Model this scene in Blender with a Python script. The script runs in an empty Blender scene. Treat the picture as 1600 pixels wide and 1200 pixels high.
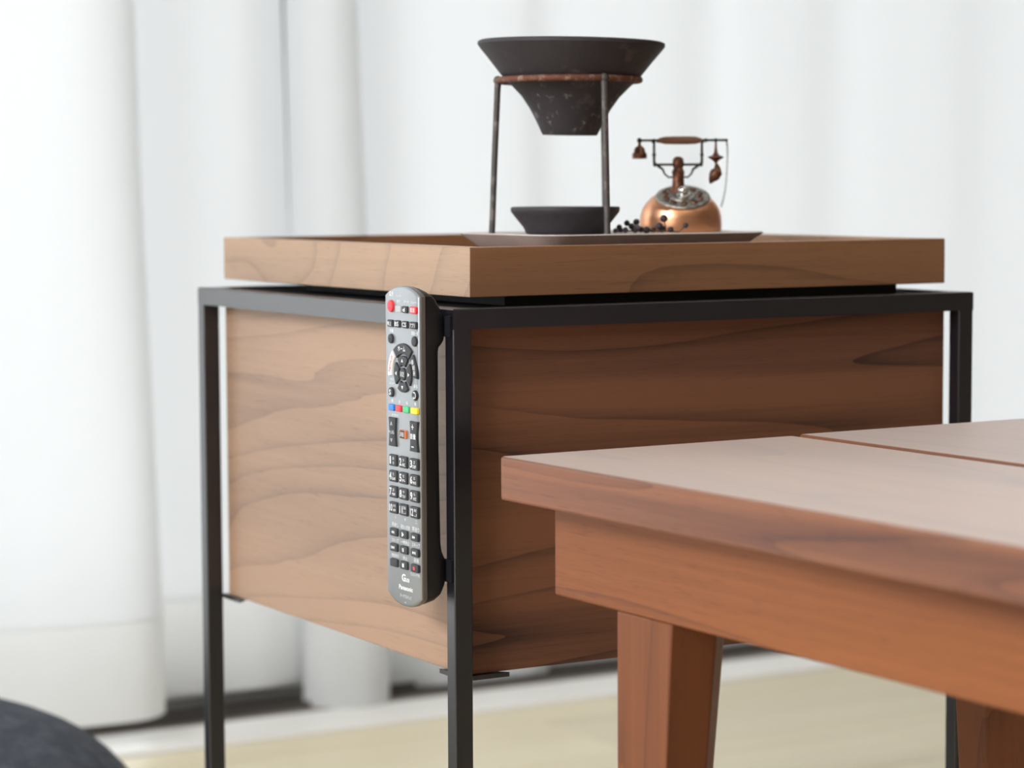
import bpy, bmesh, math, random
from mathutils import Vector, Matrix, noise as mnoise
sc = bpy.context.scene
COL = sc.collection
H = 0.47                      # height of the side table's top above the floor

# ------------------------------------------------------------------ camera
F_PX, PITCH, ROLL, YAW = 3905.8, 0.08033, -0.00444, 0.52595
CAM = Vector((-0.67848, -1.2347, 0.07093 + H))
Fv = Vector((math.sin(YAW)*math.cos(PITCH), math.cos(YAW)*math.cos(PITCH), -math.sin(PITCH)))
R0 = Vector((math.cos(YAW), -math.sin(YAW), 0)); U0 = R0.cross(Fv)
Rv = R0*math.cos(ROLL) + U0*math.sin(ROLL); Uv = U0*math.cos(ROLL) - R0*math.sin(ROLL)
cd = bpy.data.cameras.new('camera'); cam = bpy.data.objects.new('camera', cd); COL.objects.link(cam)
m = Matrix.Identity(4)
for i in range(3):
    m[i][0], m[i][1], m[i][2], m[i][3] = Rv[i], Uv[i], -Fv[i], CAM[i]
cam.matrix_world = m
cd.sensor_fit = 'HORIZONTAL'; cd.sensor_width = 36; cd.lens = F_PX*36/1600
cd.clip_start = 0.02
cd.dof.use_dof = True; cd.dof.focus_distance = 1.405; cd.dof.aperture_fstop = 7.2; cd.dof.aperture_blades = 0
sc.camera = cam

# ------------------------------------------------------------------ world, light, exposure
w = bpy.data.worlds.new('world'); sc.world = w; w.use_nodes = True
bg = w.node_tree.nodes['Background']
bg.inputs[0].default_value = (0.955, 0.975, 1.0, 1); bg.inputs[1].default_value = 2.5
def area(name, loc, direction, sx, sy, power, col):
    d = bpy.data.lights.new(name, 'AREA'); d.shape = 'RECTANGLE'; d.size = sx; d.size_y = sy
    d.energy = power; d.color = col
    o = bpy.data.objects.new(name, d); COL.objects.link(o); o.location = loc
    o.rotation_euler = Vector(direction).to_track_quat('-Z', 'Y').to_euler()
    return o
area('left_window_daylight', (-2.36, -0.60, 1.72), (1, 0.14, -0.42), 1.5, 0.7, 48, (0.90, 0.95, 1.0))
area('ceiling_fill', (0.2, -1.5, 2.30), (0, 0, -1), 0.9, 0.9, 2.5, (1.0, 0.95, 0.88))  # weak overhead fill added to lift the room, no known fixture
vs = sc.view_settings
vs.view_transform = 'Standard'; vs.look = 'None'; vs.gamma = 1; vs.exposure = 0.30; vs.use_curve_mapping = False
sc.cycles.use_denoising = True
sc.cycles.max_bounces = 10; sc.cycles.diffuse_bounces = 5; sc.cycles.transmission_bounces = 6; sc.cycles.transparent_max_bounces = 8
sc.cycles.sample_clamp_indirect = 4

# ------------------------------------------------------------------ material helpers
def s2l(c):
    return tuple(((x/255)/12.92 if x/255 <= .04045 else ((x/255+.055)/1.055)**2.4) for x in c) + (1,)
def newmat(name):
    mt = bpy.data.materials.new(name); mt.use_nodes = True
    nt = mt.node_tree; return mt, nt, nt.nodes['Principled BSDF']
def plain(name, col, rough=.5, metal=0, spec=.5, bump=0, bscale=300, var=0, vscale=20, col2=None, coat=0):
    mt, nt, b = newmat(name); N = nt.nodes; L = nt.links
    b.inputs['Base Color'].default_value = (*col, 1) if len(col) == 3 else col
    b.inputs['Roughness'].default_value = rough; b.inputs['Metallic'].default_value = metal
    b.inputs['Specular IOR Level'].default_value = spec
    if coat: b.inputs['Coat Weight'].default_value = coat; b.inputs['Coat Roughness'].default_value = .2
    tc = N.new('ShaderNodeTexCoord')
    if bump:
        n = N.new('ShaderNodeTexNoise'); n.inputs['Scale'].default_value = bscale; n.inputs['Detail'].default_value = 4
        L.new(tc.outputs['Object'], n.inputs['Vector'])
        bp = N.new('ShaderNodeBump'); bp.inputs['Strength'].default_value = bump; bp.inputs['Distance'].default_value = .001
        L.new(n.outputs['Fac'], bp.inputs['Height']); L.new(bp.outputs[0], b.inputs['Normal'])
    if col2:
        n = N.new('ShaderNodeTexNoise'); n.inputs['Scale'].default_value = vscale; n.inputs['Detail'].default_value = 6
        n.inputs['Roughness'].default_value = .65
        L.new(tc.outputs['Object'], n.inputs['Vector'])
        r = N.new('ShaderNodeMapRange'); r.inputs['From Min'].default_value = .5-var; r.inputs['From Max'].default_value = .5+.16
        L.new(n.outputs['Fac'], r.inputs['Value'])
        mx = N.new('ShaderNodeMix'); mx.data_type = 'RGBA'
        mx.inputs[6].default_value = (*col[:3], 1); mx.inputs[7].default_value = (*col2[:3], 1)
        L.new(r.outputs[0], mx.inputs[0]); L.new(mx.outputs[2], b.inputs['Base Color'])
    return mt
def wood(name, light, dark, axis, seed, rings=16, cross=5.0, along=.8, rough=.42, line=.55, streak=.25, spec=.5, slope=0, warm=None, poreamt=.35, coat=0, sheen=0, bf=13, ba=1.25):
    """plain-sawn timber: grain runs along `axis` of the object's own coordinates"""
    mt, nt, b = newmat(name); N = nt.nodes; L = nt.links
    tc = N.new('ShaderNodeTexCoord')
    def mapping(sa, sx, off):
        mp = N.new('ShaderNodeMapping'); s = [sx, sx, sx]; s[axis] = sa
        mp.inputs['Scale'].default_value = s; mp.inputs['Location'].default_value = off
        if slope:
            r = [0, 0, 0]; r[1 if axis == 0 else 0] = slope; mp.inputs['Rotation'].default_value = r
        L.new(tc.outputs['Object'], mp.inputs['Vector']); return mp
    def noise(mp, detail, rough_=.5, dist=0):
        n = N.new('ShaderNodeTexNoise'); n.inputs['Scale'].default_value = 1; n.inputs['Detail'].default_value = detail
        n.inputs['Roughness'].default_value = rough_; n.inputs['Distortion'].default_value = dist
        L.new(mp.outputs[0], n.inputs['Vector']); return n.outputs['Fac']
    def mth(op, a, bb, clamp=False):
        x = N.new('ShaderNodeMath'); x.operation = op; x.use_clamp = clamp
        for i, q in enumerate((a, bb)):
            if isinstance(q, (int, float)): x.inputs[i].default_value = q
            else: L.new(q, x.inputs[i])
        return x.outputs[0]
    def mixc(f, a, bb):
        x = N.new('ShaderNodeMix'); x.data_type = 'RGBA'
        for i, q in ((0, f), (6, a), (7, bb)):
            if isinstance(q, (int, float)): x.inputs[i].default_value = q
            elif isinstance(q, tuple): x.inputs[i].default_value = (*q[:3], 1)
            else: L.new(q, x.inputs[i])
        return x.outputs[2]
    figure = noise(mapping(along, cross, (seed*1.7, seed*3.1, seed*2.3)), 1.6, .45, .25)
    wob = noise(mapping(6, 60, (seed, seed, seed)), 2)
    ringv = mth('ADD', mth('MULTIPLY', figure, rings), mth('MULTIPLY', wob, .22))
    fr = mth('FRACT', ringv, 0)
    late = mth('POWER', fr, 6.5)                              # dark late-wood line closing each ring
    strk = noise(mapping(3.5, 260, (seed*5, seed, seed*2)), 3, .6)
    broad = noise(mapping(1.4, bf, (seed*9, seed*4, seed)), 2)
    pores = noise(mapping(60, 1500, (seed, seed*2, seed*3)), 1)
    pore = mth('MULTIPLY', mth('SUBTRACT', pores, .60, False), 6.0, True)
    f = mth('ADD', mth('MULTIPLY', late, line), mth('MULTIPLY', mth('SUBTRACT', strk, .5), streak*2.2))
    f = mth('ADD', f, mth('MULTIPLY', mth('SUBTRACT', broad, .42), ba))
    f = mth('ADD', f, mth('MULTIPLY', pore, poreamt), True)
    c = mixc(f, light, dark)
    if warm:
        tone = noise(mapping(1.0, 7, (seed*2, seed*7, seed*3)), 1)
        wf = mth('MULTIPLY', mth('SUBTRACT', tone, .45), 3.0, True)
        c = mixc(mth('MULTIPLY', wf, .55), c, warm)
    L.new(c, b.inputs['Base Color'])
    rr = N.new('ShaderNodeMapRange'); rr.inputs['To Min'].default_value = rough-.04; rr.inputs['To Max'].default_value = rough+.1
    L.new(strk, rr.inputs['Value']); L.new(rr.outputs[0], b.inputs['Roughness'])
    bp = N.new('ShaderNodeBump'); bp.inputs['Strength'].default_value = .12; bp.inputs['Distance'].default_value = .0006
    L.new(mth('SUBTRACT', strk, mth('MULTIPLY', pore, .6)), bp.inputs['Height']); L.new(bp.outputs[0], b.inputs['Normal'])
    b.inputs['Specular IOR Level'].default_value = spec
    if coat: b.inputs['Coat Weight'].default_value = coat; b.inputs['Coat Roughness'].default_value = .42; b.inputs['Coat IOR'].default_value = 1.6
    if sheen: b.inputs['Sheen Weight'].default_value = sheen; b.inputs['Sheen Roughness'].default_value = .30; b.inputs['Sheen Tint'].default_value = (1, .92, .87, 1)
    return mt

WL, WD = (0.362, 0.222, 0.145), (0.155, 0.098, 0.074)
WARM = (0.30, 0.125, 0.05)
M = {}
M['box_lit'] = wood('walnut_box_lit', WL, WD, 1, 14.2, rings=24, cross=4.6, along=1.15, line=.42, sheen=.25, rough=.45, streak=.14, slope=.12)  # box walnut paled: light from the left is put into the colour
M['box_shaded'] = wood('walnut_box_shaded', (0.205, .085, .048), (0.055, .027, .021), 0, 7.7, rings=15, cross=8, along=.95, line=.6, streak=.34, warm=(.22, .09, .036), slope=-.10, spec=.3, bf=34, ba=1.9)  # same box walnut, darker copy with the front's shade in the colour
M['tray_lit'] = wood('walnut_tray_lit', (.42, .26, .158), (.21, .13, .085), 1, 5.2, rings=12, cross=5, along=5.0, line=.42, sheen=.25, streak=.14)  # tray walnut lightened, left-hand light painted into the colour
M['tray_shaded'] = wood('walnut_tray_shaded', (.28, .132, .062), (.11, .053, .03), 0, 11.3, rings=9, cross=10, along=2.0, line=.5, warm=(.28, .12, .045))  # the tray's walnut again, painted darker for faces turned from the light
M['coffee_a'] = wood('walnut_coffee_plank', (.34, .15, .072), (.13, .052, .03), 1, 2.2, rings=12, cross=7, along=.8, rough=.45, line=.5, coat=.6, sheen=1.0)
M['coffee_edge'] = wood('walnut_coffee_edge', (.225, .088, .046), (.08, .034, .028), 1, 2.2, rings=14, cross=16, along=.8, rough=.5, line=.45, streak=.3, spec=.35, bf=70, ba=2.2)
M['coffee_b'] = wood('walnut_coffee_plank_b', (.35, .16, .08), (.14, .056, .034), 1, 8.6, rings=12, cross=7, along=.8, rough=.45, line=.5, coat=.6, sheen=1.0)
M['coffee_apron'] = wood('walnut_coffee_apron', (.275, .090, .027), (.115, .036, .016), 1, 6.1, rings=12, cross=10, along=.7, rough=.45, line=.45, spec=.25)
M['coffee_apron_x'] = wood('walnut_coffee_apron_cross', (.40, .165, .065), (.2, .075, .036), 0, 6.9, rings=9, cross=10, along=.9, rough=.42)
M['coffee_leg'] = wood('walnut_coffee_leg', (.185, .060, .022), (.085, .028, .015), 2, 4.4, rings=13, cross=14, along=.7, rough=.45, line=.5, spec=.25)
M['black_metal'] = plain('black_powder_coat', (.0065, .006, .010), .31, 0, .85, bump=.05, bscale=1400)
M['black_board'] = plain('black_board', (.006, .006, .006), .6)
M['wall'] = plain('white_plaster', (.80, .79, .77), .9, bump=.1, bscale=120)
M['alu'] = plain('brown_anodised_aluminium', (.10, .088, .08), .45, .3, bump=.05, bscale=500)
M['alu_light'] = plain('taupe_sill_rail', (.30, .26, .24), .5, .1)
M['frame_white'] = plain('white_window_frame', (.72, .72, .71), .45)
M['sill'] = plain('pale_sill_board', (.93, .91, .87), .35, bump=.05, bscale=90)
M['lacquer'] = plain('rem_silver', (.30, .312, .33), .40, .55, .5, bump=.06, bscale=3000)
M['rem_black'] = plain('rem_black', (.011, .010, .012), .38, 0, .5, bump=.1, bscale=2500)
M['band'] = plain('remote_side_shaded', (.15, .125, .112), .32, .3)  # side of the silver shell, its darker reflection painted as taupe
M['pad'] = plain('magnet_rubber', (.006, .006, .009), .8, 0, .2)
M['rubber'] = plain('rubber_keys', (.035, .035, .041), .55, 0, .4)
M['key_grey'] = plain('light_grey_key', (.42, .43, .44), .5)
M['key_white'] = plain('white_key', (.72, .70, .69), .5)
for n_, c_ in (('red', (.72, .035, .05)), ('blue', (.03, .20, .62)), ('green', (.07, .48, .20)), ('yellow', (.85, .62, .02)), ('orange', (.62, .17, .06))):
    M['key_'+n_] = plain(n_+'_key', c_, .45)
M['print'] = plain('white_print', (.78, .79, .80), .6)
M['print_soft'] = plain('pale_print', (.80, .82, .83), .6)
M['print_red'] = plain('red_print', (.6, .03, .04), .6)
M['clay'] = plain('smoked_black_clay', (.038, .032, .037), .62, 0, .35, bump=.35, bscale=260, var=-.09, vscale=45, col2=(.075, .058, .055))
M['clay2'] = plain('smoked_black_clay_dish', (.040, .034, .039), .58, 0, .35, bump=.3, bscale=260)
M['rust'] = plain('rusty_iron', (.14, .05, .028), .65, .2, .4, bump=.4, bscale=700, var=-.02, vscale=140, col2=(.30, .20, .16))
M['iron'] = plain('worn_iron_rod', (.085, .075, .07), .55, .35, .5, bump=.3, bscale=900, var=-.01, vscale=110, col2=(.20, .17, .155))
M['slate'] = plain('pewter_plate', (.58, .52, .475), .5, .1, .5, bump=.15, bscale=300, var=.04, vscale=40, col2=(.65, .58, .54))
M['copper'] = plain('polished_copper', (.82, .40, .22), .33, 1, bump=.04, bscale=300, var=.02, vscale=60, col2=(.66, .34, .22))
M['copper_dark'] = plain('aged_copper', (.16, .075, .05), .40, .85, bump=.15, bscale=900, var=.02, vscale=220, col2=(.36, .15, .09))
M['bronze'] = plain('green_bronze', (.055, .050, .035), .42, .8, bump=.1, bscale=900)
M['grip'] = plain('copper_grip', (.30, .15, .10), .42, .5, bump=.2, bscale=700)
M['silver'] = plain('tarnished_silver', (.42, .40, .36), .30, .9, bump=.6, bscale=900, var=.05, vscale=420, col2=(.16, .13, .11))
M['steel'] = plain('bright_steel', (.78, .78, .76), .12, 1)
M['berry'] = plain('dried_berry', (.030, .018, .024), .38, 0, .5, bump=.4, bscale=900, var=.0, vscale=300, col2=(.07, .045, .055))
M['berry_pale'] = plain('pale_berry', (.19, .145, .165), .5, 0, .4, bump=.3, bscale=900)
M['twig'] = plain('twig', (.10, .06, .045), .7)
M['cushion'] = plain('charcoal_weave', (.06, .068, .088), .85, 0, .3, bump=.8, bscale=420, var=.06, vscale=55, col2=(.105, .117, .142))

def add_flecks(mt, zmax):
    nt = mt.node_tree; N = nt.nodes; L = nt.links; b = N['Principled BSDF']
    src = b.inputs['Base Color'].links[0].from_socket
    tc = N.new('ShaderNodeTexCoord'); n = N.new('ShaderNodeTexNoise'); n.inputs['Scale'].default_value = 210; n.inputs['Detail'].default_value = 2
    n2 = N.new('ShaderNodeTexNoise'); n2.inputs['Scale'].default_value = 70; n2.inputs['Detail'].default_value = 1
    sep = N.new('ShaderNodeSeparateXYZ'); L.new(tc.outputs['Object'], sep.inputs[0])
    L.new(tc.outputs['Object'], n.inputs['Vector']); L.new(tc.outputs['Object'], n2.inputs['Vector'])
    def mr(sock, a, b_, hi=1, lo=0):
        r = N.new('ShaderNodeMapRange'); r.inputs['From Min'].default_value = a; r.inputs['From Max'].default_value = b_
        r.inputs['To Min'].default_value = lo; r.inputs['To Max'].default_value = hi; L.new(sock, r.inputs['Value']); return r.outputs[0]
    def mul(a, c):
        x = N.new('ShaderNodeMath'); x.operation = 'MULTIPLY'; L.new(a, x.inputs[0]); L.new(c, x.inputs[1]); return x.outputs[0]
    f = mul(mul(mr(n.outputs['Fac'], .60, .70), mr(n2.outputs['Fac'], .47, .58)), mr(sep.outputs['Z'], zmax, zmax*.7))
    mx = N.new('ShaderNodeMix'); mx.data_type = 'RGBA'; mx.inputs[7].default_value = (.17, .15, .145, 1)
    L.new(f, mx.inputs[0]); L.new(src, mx.inputs[6]); L.new(mx.outputs[2], b.inputs['Base Color'])
add_flecks(M['clay'], .034)
def floor_mat(i):
    rnd = random.Random(i*7+1); k = .95 + .1*rnd.random()
    return wood('floor_board_%d' % i, (.77*k, .68*k, .48*k), (.65*k, .55*k, .37*k), 0, 1.3+i*3.7, rings=7, cross=10, along=.5, rough=.36, line=.3, streak=.12, poreamt=.05)
def curtain_mat(name, t, d):
    mt = bpy.data.materials.new(name); mt.use_nodes = True; nt = mt.node_tree; N = nt.nodes; L = nt.links
    N.remove(N['Principled BSDF']); out = N['Material Output']
    tr = N.new('ShaderNodeBsdfTranslucent'); df = N.new('ShaderNodeBsdfDiffuse'); mx = N.new('ShaderNodeMixShader')
    tr.inputs['Color'].default_value = t; df.inputs['Color'].default_value = d; mx.inputs[0].default_value = .5
    tc = N.new('ShaderNodeTexCoord'); mp = N.new('ShaderNodeMapping'); mp.inputs['Scale'].default_value = (900, 900, 30)
    n = N.new('ShaderNodeTexNoise'); n.inputs['Scale'].default_value = 1; n.inputs['Detail'].default_value = 2
    bp = N.new('ShaderNodeBump'); bp.inputs['Strength'].default_value = .25; bp.inputs['Distance'].default_value = .0006
    L.new(tc.outputs['Object'], mp.inputs[0]); L.new(mp.outputs[0], n.inputs['Vector']); L.new(n.outputs['Fac'], bp.inputs['Height'])
    L.new(bp.outputs[0], tr.inputs['Normal']); L.new(bp.outputs[0], df.inputs['Normal'])
    L.new(tr.outputs[0], mx.inputs[1]); L.new(df.outputs[0], mx.inputs[2]); L.new(mx.outputs[0], out.inputs[0])
    return mt
M['curtain'] = curtain_mat('sheer_voile', (.86, .87, .885, 1), (.82, .83, .85, 1))
M['hem'] = curtain_mat('sheer_voile_hem', (.84, .84, .835, 1), (.80, .80, .79, 1))
def glass_mat():
    mt = bpy.data.materials.new('window_glass'); mt.use_nodes = True; nt = mt.node_tree; N = nt.nodes; L = nt.links
    N.remove(N['Principled BSDF']); out = N['Material Output']
    t = N.new('ShaderNodeBsdfTransparent'); t.inputs[0].default_value = (.96, .97, .965, 1)
    g = N.new('ShaderNodeBsdfGlossy'); g.inputs['Roughness'].default_value = .02
    fr = N.new('ShaderNodeFresnel'); fr.inputs['IOR'].default_value = 1.45; mx = N.new('ShaderNodeMixShader')
    L.new(fr.outputs[0], mx.inputs[0]); L.new(t.outputs[0], mx.inputs[1]); L.new(g.outputs[0], mx.inputs[2]); L.new(mx.outputs[0], out.inputs[0])
    return mt
M['glass'] = glass_mat()

# ------------------------------------------------------------------ object helpers
def link(name, bm, mat, parent=None, smooth=False, bevel=0, seg=2):
    me = bpy.data.meshes.new(name); bmesh.ops.recalc_face_normals(bm, faces=bm.faces[:]); bm.to_mesh(me); bm.free()
    o = bpy.data.objects.new(name, me); COL.objects.link(o); me.materials.append(mat)
    if smooth:
        for p in me.polygons: p.use_smooth = True
        me.set_sharp_from_angle(angle=math.radians(38))
    if parent: o.parent = parent
    if bevel:
        b = o.modifiers.new('bevel', 'BEVEL'); b.width = bevel; b.segments = seg; b.limit_method = 'ANGLE'
        for p in me.polygons: p.use_smooth = True
        me.set_sharp_from_angle(angle=math.radians(38))
    return o
def thing(name, label, cat, loc=(0, 0, 0), rotz=0, group=None):
    o = bpy.data.objects.new(name, None); COL.objects.link(o); o.location = loc; o.rotation_euler = (0, 0, rotz)
    o.empty_display_size = .05
    o['label'] = label; o['category'] = cat
    if group: o['group'] = group
    return o
def structure(o): o['kind'] = 'structure'; return o
def addbox(bm, x0, x1, y0, y1, z0, z1):
    vs_ = [bm.verts.new((x, y, z)) for z in (z0, z1) for x, y in ((x0, y0), (x1, y0), (x1, y1), (x0, y1))]
    for f in ((3, 2, 1, 0), (4, 5, 6, 7), (0, 1, 5, 4), (1, 2, 6, 5), (2, 3, 7, 6), (3, 0, 4, 7)): bm.faces.new([vs_[i] for i in f])
def box(name, x0, x1, y0, y1, z0, z1, mat, parent=None, bevel=0):
    bm = bmesh.new(); addbox(bm, x0, x1, y0, y1, z0, z1); return link(name, bm, mat, parent, bevel=bevel)
def prism(bm, poly, z0, z1, top_scale=None):
    lo = [bm.verts.new((x, y, z0)) for x, y in poly]; hi = [bm.verts.new((x, y, z1)) for x, y in (top_scale or poly)]
    n = len(poly)
    for i in range(n): bm.faces.new((lo[i], lo[(i+1) % n], hi[(i+1) % n], hi[i]))
    bm.faces.new(lo[::-1]); bm.faces.new(hi)
def loft(bm, rings, closed_ends=True):
    vr = [[bm.verts.new(p) for p in r] for r in rings]; n = len(vr[0])
    for a, b in zip(vr, vr[1:]):
        for i in range(n): bm.faces.new((a[i], a[(i+1) % n], b[(i+1) % n], b[i]))
    if closed_ends: bm.faces.new(vr[0][::-1]); bm.faces.new(vr[-1])
def lathe(bm, prof, seg=48, c=(0, 0, 0), wob=0):
    rings = []
    for r, z in prof:
        if r < 1e-6: rings.append([bm.verts.new((c[0], c[1], c[2]+z))])
        else: rings.append([bm.verts.new((c[0]+r*math.cos(2*math.pi*i/seg)*(1+wob*mnoise.noise(Vector((math.cos(2*math.pi*i/seg)*2, math.sin(2*math.pi*i/seg)*2, z*30)))), c[1]+r*math.sin(2*math.pi*i/seg)*(1+wob*mnoise.noise(Vector((math.cos(2*math.pi*i/seg)*2, math.sin(2*math.pi*i/seg)*2, z*30)))), c[2]+z)) for i in range(seg)])
    for a, b in zip(rings, rings[1:]):
        for i in range(seg):
            j = (i+1) % seg
            if len(a) == 1 and len(b) == 1: continue
            if len(a) == 1: bm.faces.new((a[0], b[i], b[j]))
            elif len(b) == 1: bm.faces.new((a[i], a[j], b[0]))
            else: bm.faces.new((a[i], a[j], b[j], b[i]))
def tube(bm, pts, r, seg=10, closed=False):
    pts = [Vector(p) for p in pts]; n = len(pts); rr = r if isinstance(r, (list, tuple)) else [r]*n
    rings = []; up = None
    for i, p in enumerate(pts):
        if closed: t = pts[(i+1) % n]-pts[i-1]
        else: t = pts[min(i+1, n-1)]-pts[max(i-1, 0)]
        t.normalize()
        if up is None:
            up = Vector((0, 0, 1)) if abs(t.z) < .9 else Vector((1, 0, 0))
        s = t.cross(up).normalized(); up = s.cross(t).normalized()
        rings.append([bm.verts.new(p + s*rr[i]*math.cos(2*math.pi*k/seg) + up*rr[i]*math.sin(2*math.pi*k/seg)) for k in range(seg)])
    pairs = list(zip(rings, rings[1:])) + ([(rings[-1], rings[0])] if closed else [])
    for a, b in pairs:
        for k in range(seg): bm.faces.new((a[k], a[(k+1) % seg], b[(k+1) % seg], b[k]))
    if not closed: bm.faces.new(rings[0][::-1]); bm.faces.new(rings[-1])
def ball(bm, c, r, seg=14, sz=1):
    lathe(bm, [(r*math.sin(math.pi*k/8), -r*sz*math.cos(math.pi*k/8)) for k in range(9)], seg, c)

# ================================================================== SETTING
XL, XR, YB, YW, CEIL = -2.30, 2.75, -3.2, 1.17, 2.40
# floor boards laid parallel to the window
sub = box('floor', XL, XR, YB, .964, -.03, -.004, M['sill']); structure(sub)
fm = [floor_mat(i) for i in range(4)]
bw = .165; k = 0; y1 = .9635
rnd = random.Random(4)
seams = [.9635, .898]
while seams[-1] > YB+.1: seams.append(seams[-1]-bw)
for k in range(len(seams)-1):
    ya, yb = seams[k+1]+.0006, seams[k]-.0006
    xs = [XL]
    if ya > -.9:
        x = XL + .3 + rnd.random()*.9
        while x < XR-.3: xs.append(x); x += 1.25
    xs.append(XR)
    for a, b_ in zip(xs, xs[1:]):
        o = box('board', a+.0005, b_-.0005, ya, yb, -.004, 0, fm[(k*3+int(a*2)) % 4], sub, bevel=.0012)
# sill strip and sliding-door track
structure(box('trim_1', XL, XR, .965, 1.048, -.03, .004, M['sill'], bevel=.003))
tr = thing('window_1', '', ''); del tr['label']; del tr['category']; structure(tr)
for (a, b_, z) in ((1.050, 1.066, .003), (1.066, 1.069, .010), (1.069, 1.098, .0), (1.098, 1.101, .010), (1.101, 1.128, .0)):
    box('track', XL, XR, a, b_, -.03, z, M['alu_light'] if z <= .003 else M['alu'], tr)
box('track', XL, XR, 1.128, 1.250, -.03, .004, M['alu'], tr)
for (a, b_) in ((-1.85, .462), (.432, 2.45)):
    s_ = 0 if a < 0 else .035
    y0 = YW + s_
    box('bottom_rail', a, b_, y0, y0+.03, .004, .062, M['frame_white'], tr, bevel=.002)
    box('top_rail', a, b_, y0, y0+.03, 2.03, 2.09, M['frame_white'], tr)
    box('stile', a, a+.028, y0, y0+.03, .062, 2.03, M['alu'], tr)
    box('stile', b_-.028, b_, y0, y0+.03, .062, 2.03, M['alu'], tr)
    box('pane', a+.028, b_-.028, y0+.012, y0+.017, .062, 2.03, M['glass'], tr)
# walls and ceiling
def wall_with_hole(name, axis, pos, th, a0, a1, h0, h1, z0, z1):
    bm = bmesh.new()
    for (p, q_, zz0, zz1) in ((a0, h0, 0, CEIL), (h1, a1, 0, CEIL), (h0, h1, z1, CEIL), (h0, h1, 0, z0)):
        if q_-p < 1e-4 or zz1-zz0 < 1e-4: continue
        if axis == 'y': addbox(bm, p, q_, pos, pos+th, zz0, zz1)
        else: addbox(bm, pos, pos+th, p, q_, zz0, zz1)
    return structure(link(name, bm, M['wall']))
wall_with_hole('wall_back', 'y', 1.152, .10, XL, XR, -1.85, 2.45, 0, 2.09)
wall_with_hole('wall_left', 'x', XL-.1, .10, YB, 1.152, -1.6, .10, .45, 2.10)
M['wall_tan'] = plain('tan_plaster', (.24, .205, .175), .9, bump=.1, bscale=120)
structure(box('wall_right', XR, XR+.1, YB, 1.152, 0, CEIL, M['wall_tan']))
structure(box('wall_rear', XL, XR, YB-.1, YB, 0, CEIL, M['wall_tan']))
structure(box('ceiling', XL, XR, YB, 1.152, CEIL, CEIL+.1, M['wall']))

# ------------------------------------------------------------------ curtains
def catmull(P, n):
    out = []
    for i in range(len(P)-1):
        p0, p1, p2, p3 = P[max(i-1, 0)], P[i], P[i+1], P[min(i+2, len(P)-1)]
        for k in range(n):
            t = k/n
            out.append(tuple(.5*((2*p1[j]) + (-p0[j]+p2[j])*t + (2*p0[j]-5*p1[j]+4*p2[j]-p3[j])*t*t + (-p0[j]+3*p1[j]-3*p2[j]+p3[j])*t**3) for j in range(2)))
    out.append(P[-1]); return out
def curtain(name, label, top, bot, zb, hemh, group=None):
    t = thing(name, label, 'curtain', (top[0][0], top[0][1], zb))
    ox, oy = top[0]
    A, B = catmull(top, 9), catmull(bot, 9)
    def sheet(z0, z1, nz, mat, nm, off=0, thick=0):
        bm = bmesh.new(); rows = []
        for j in range(nz+1):
            z = z0+(z1-z0)*j/nz; f = min(1, max(0, (z-zb)/.75))
            f = f*f*(3-2*f)
            row = []
            for i, (a, b) in enumerate(zip(A, B)):
                x = b[0]*(1-f)+a[0]*f; y = b[1]*(1-f)+a[1]*f
                row.append(bm.verts.new((x-ox, y-oy-off, z-zb)))
            rows.append(row)
        for r0, r1 in zip(rows, rows[1:]):
            for i in range(len(r0)-1): bm.faces.new((r0[i], r0[i+1], r1[i+1], r1[i]))
        o = link(nm, bm, mat, t, smooth=True)
        for p in o.data.polygons: p.use_smooth = True
        return o
    sheet(zb+hemh, 2.12, 10, M['curtain'], 'cloth')
    h = sheet(zb, zb+hemh+.002, 3, M['hem'], 'hem')
    # rail tape at the top
    return t
left_top = [(-.27, 1.04), (-.235, 1.06), (-.20, 1.09), (-.16, 1.05), (-.13, 1.015), (-.08, 1.03), (-.05, 1.045), (.0, 1.025), (.06, 1.012), (.15, 1.000), (.205, 1.012), (.222, 1.040), (.210, 1.075), (.235, 1.105), (.29, 1.100), (.35, 1.088), (.385, 1.098), (.4150, 1.116)]
left_bot = [(-.29, 1.02), (-.25, 1.04), (-.21, 1.085), (-.16, 1.04), (-.13, 1.0), (-.08, 1.0), (-.05, 1.02), (.0, 1.01), (.06, 1.005), (.13, .985), (.20, .982), (.233, 1.010), (.226, 1.04), (.255, 1.078), (.31, 1.072), (.36, 1.066), (.405, 1.085), (.434, 1.116)]
right_top = [(.4105, 1.100), (.4105, 1.078), (.432, 1.058), (.455, 1.056), (.478, 1.070), (.489, 1.100), (.484, 1.130), (.508, 1.140), (.54, 1.126), (.60, 1.108), (.68, 1.100), (.735, 1.116), (.80, 1.104), (.88, 1.098), (.945, 1.116), (.99, 1.098), (1.06, 1.096), (1.13, 1.118), (1.19, 1.100), (1.28, 1.094), (1.36, 1.112), (1.48, 1.092), (1.62, 1.115), (1.78, 1.085), (1.95, 1.12), (2.12, 1.085), (2.3, 1.12), (2.5, 1.09)]
right_bot = [(.424, 1.100), (.414, 1.072), (.432, 1.044), (.466, 1.034), (.496, 1.048), (.514, 1.086), (.508, 1.120), (.530, 1.116), (.56, 1.096), (.62, 1.082), (.69, 1.082), (.745, 1.110), (.80, 1.122), (.88, 1.116), (.945, 1.126), (.99, 1.112), (1.06, 1.110), (1.13, 1.124), (1.19, 1.112), (1.28, 1.104), (1.36, 1.120), (1.48, 1.10), (1.62, 1.12), (1.78, 1.09), (1.95, 1.12), (2.12, 1.09), (2.3, 1.12), (2.5, 1.09)]
right_top = [(x, y if x < .7 else 1.106+(y-1.106)*.55) for x, y in right_top]
right_bot = [(x, y if x < .7 else 1.116+(y-1.116)*.6) for x, y in right_bot]
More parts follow.
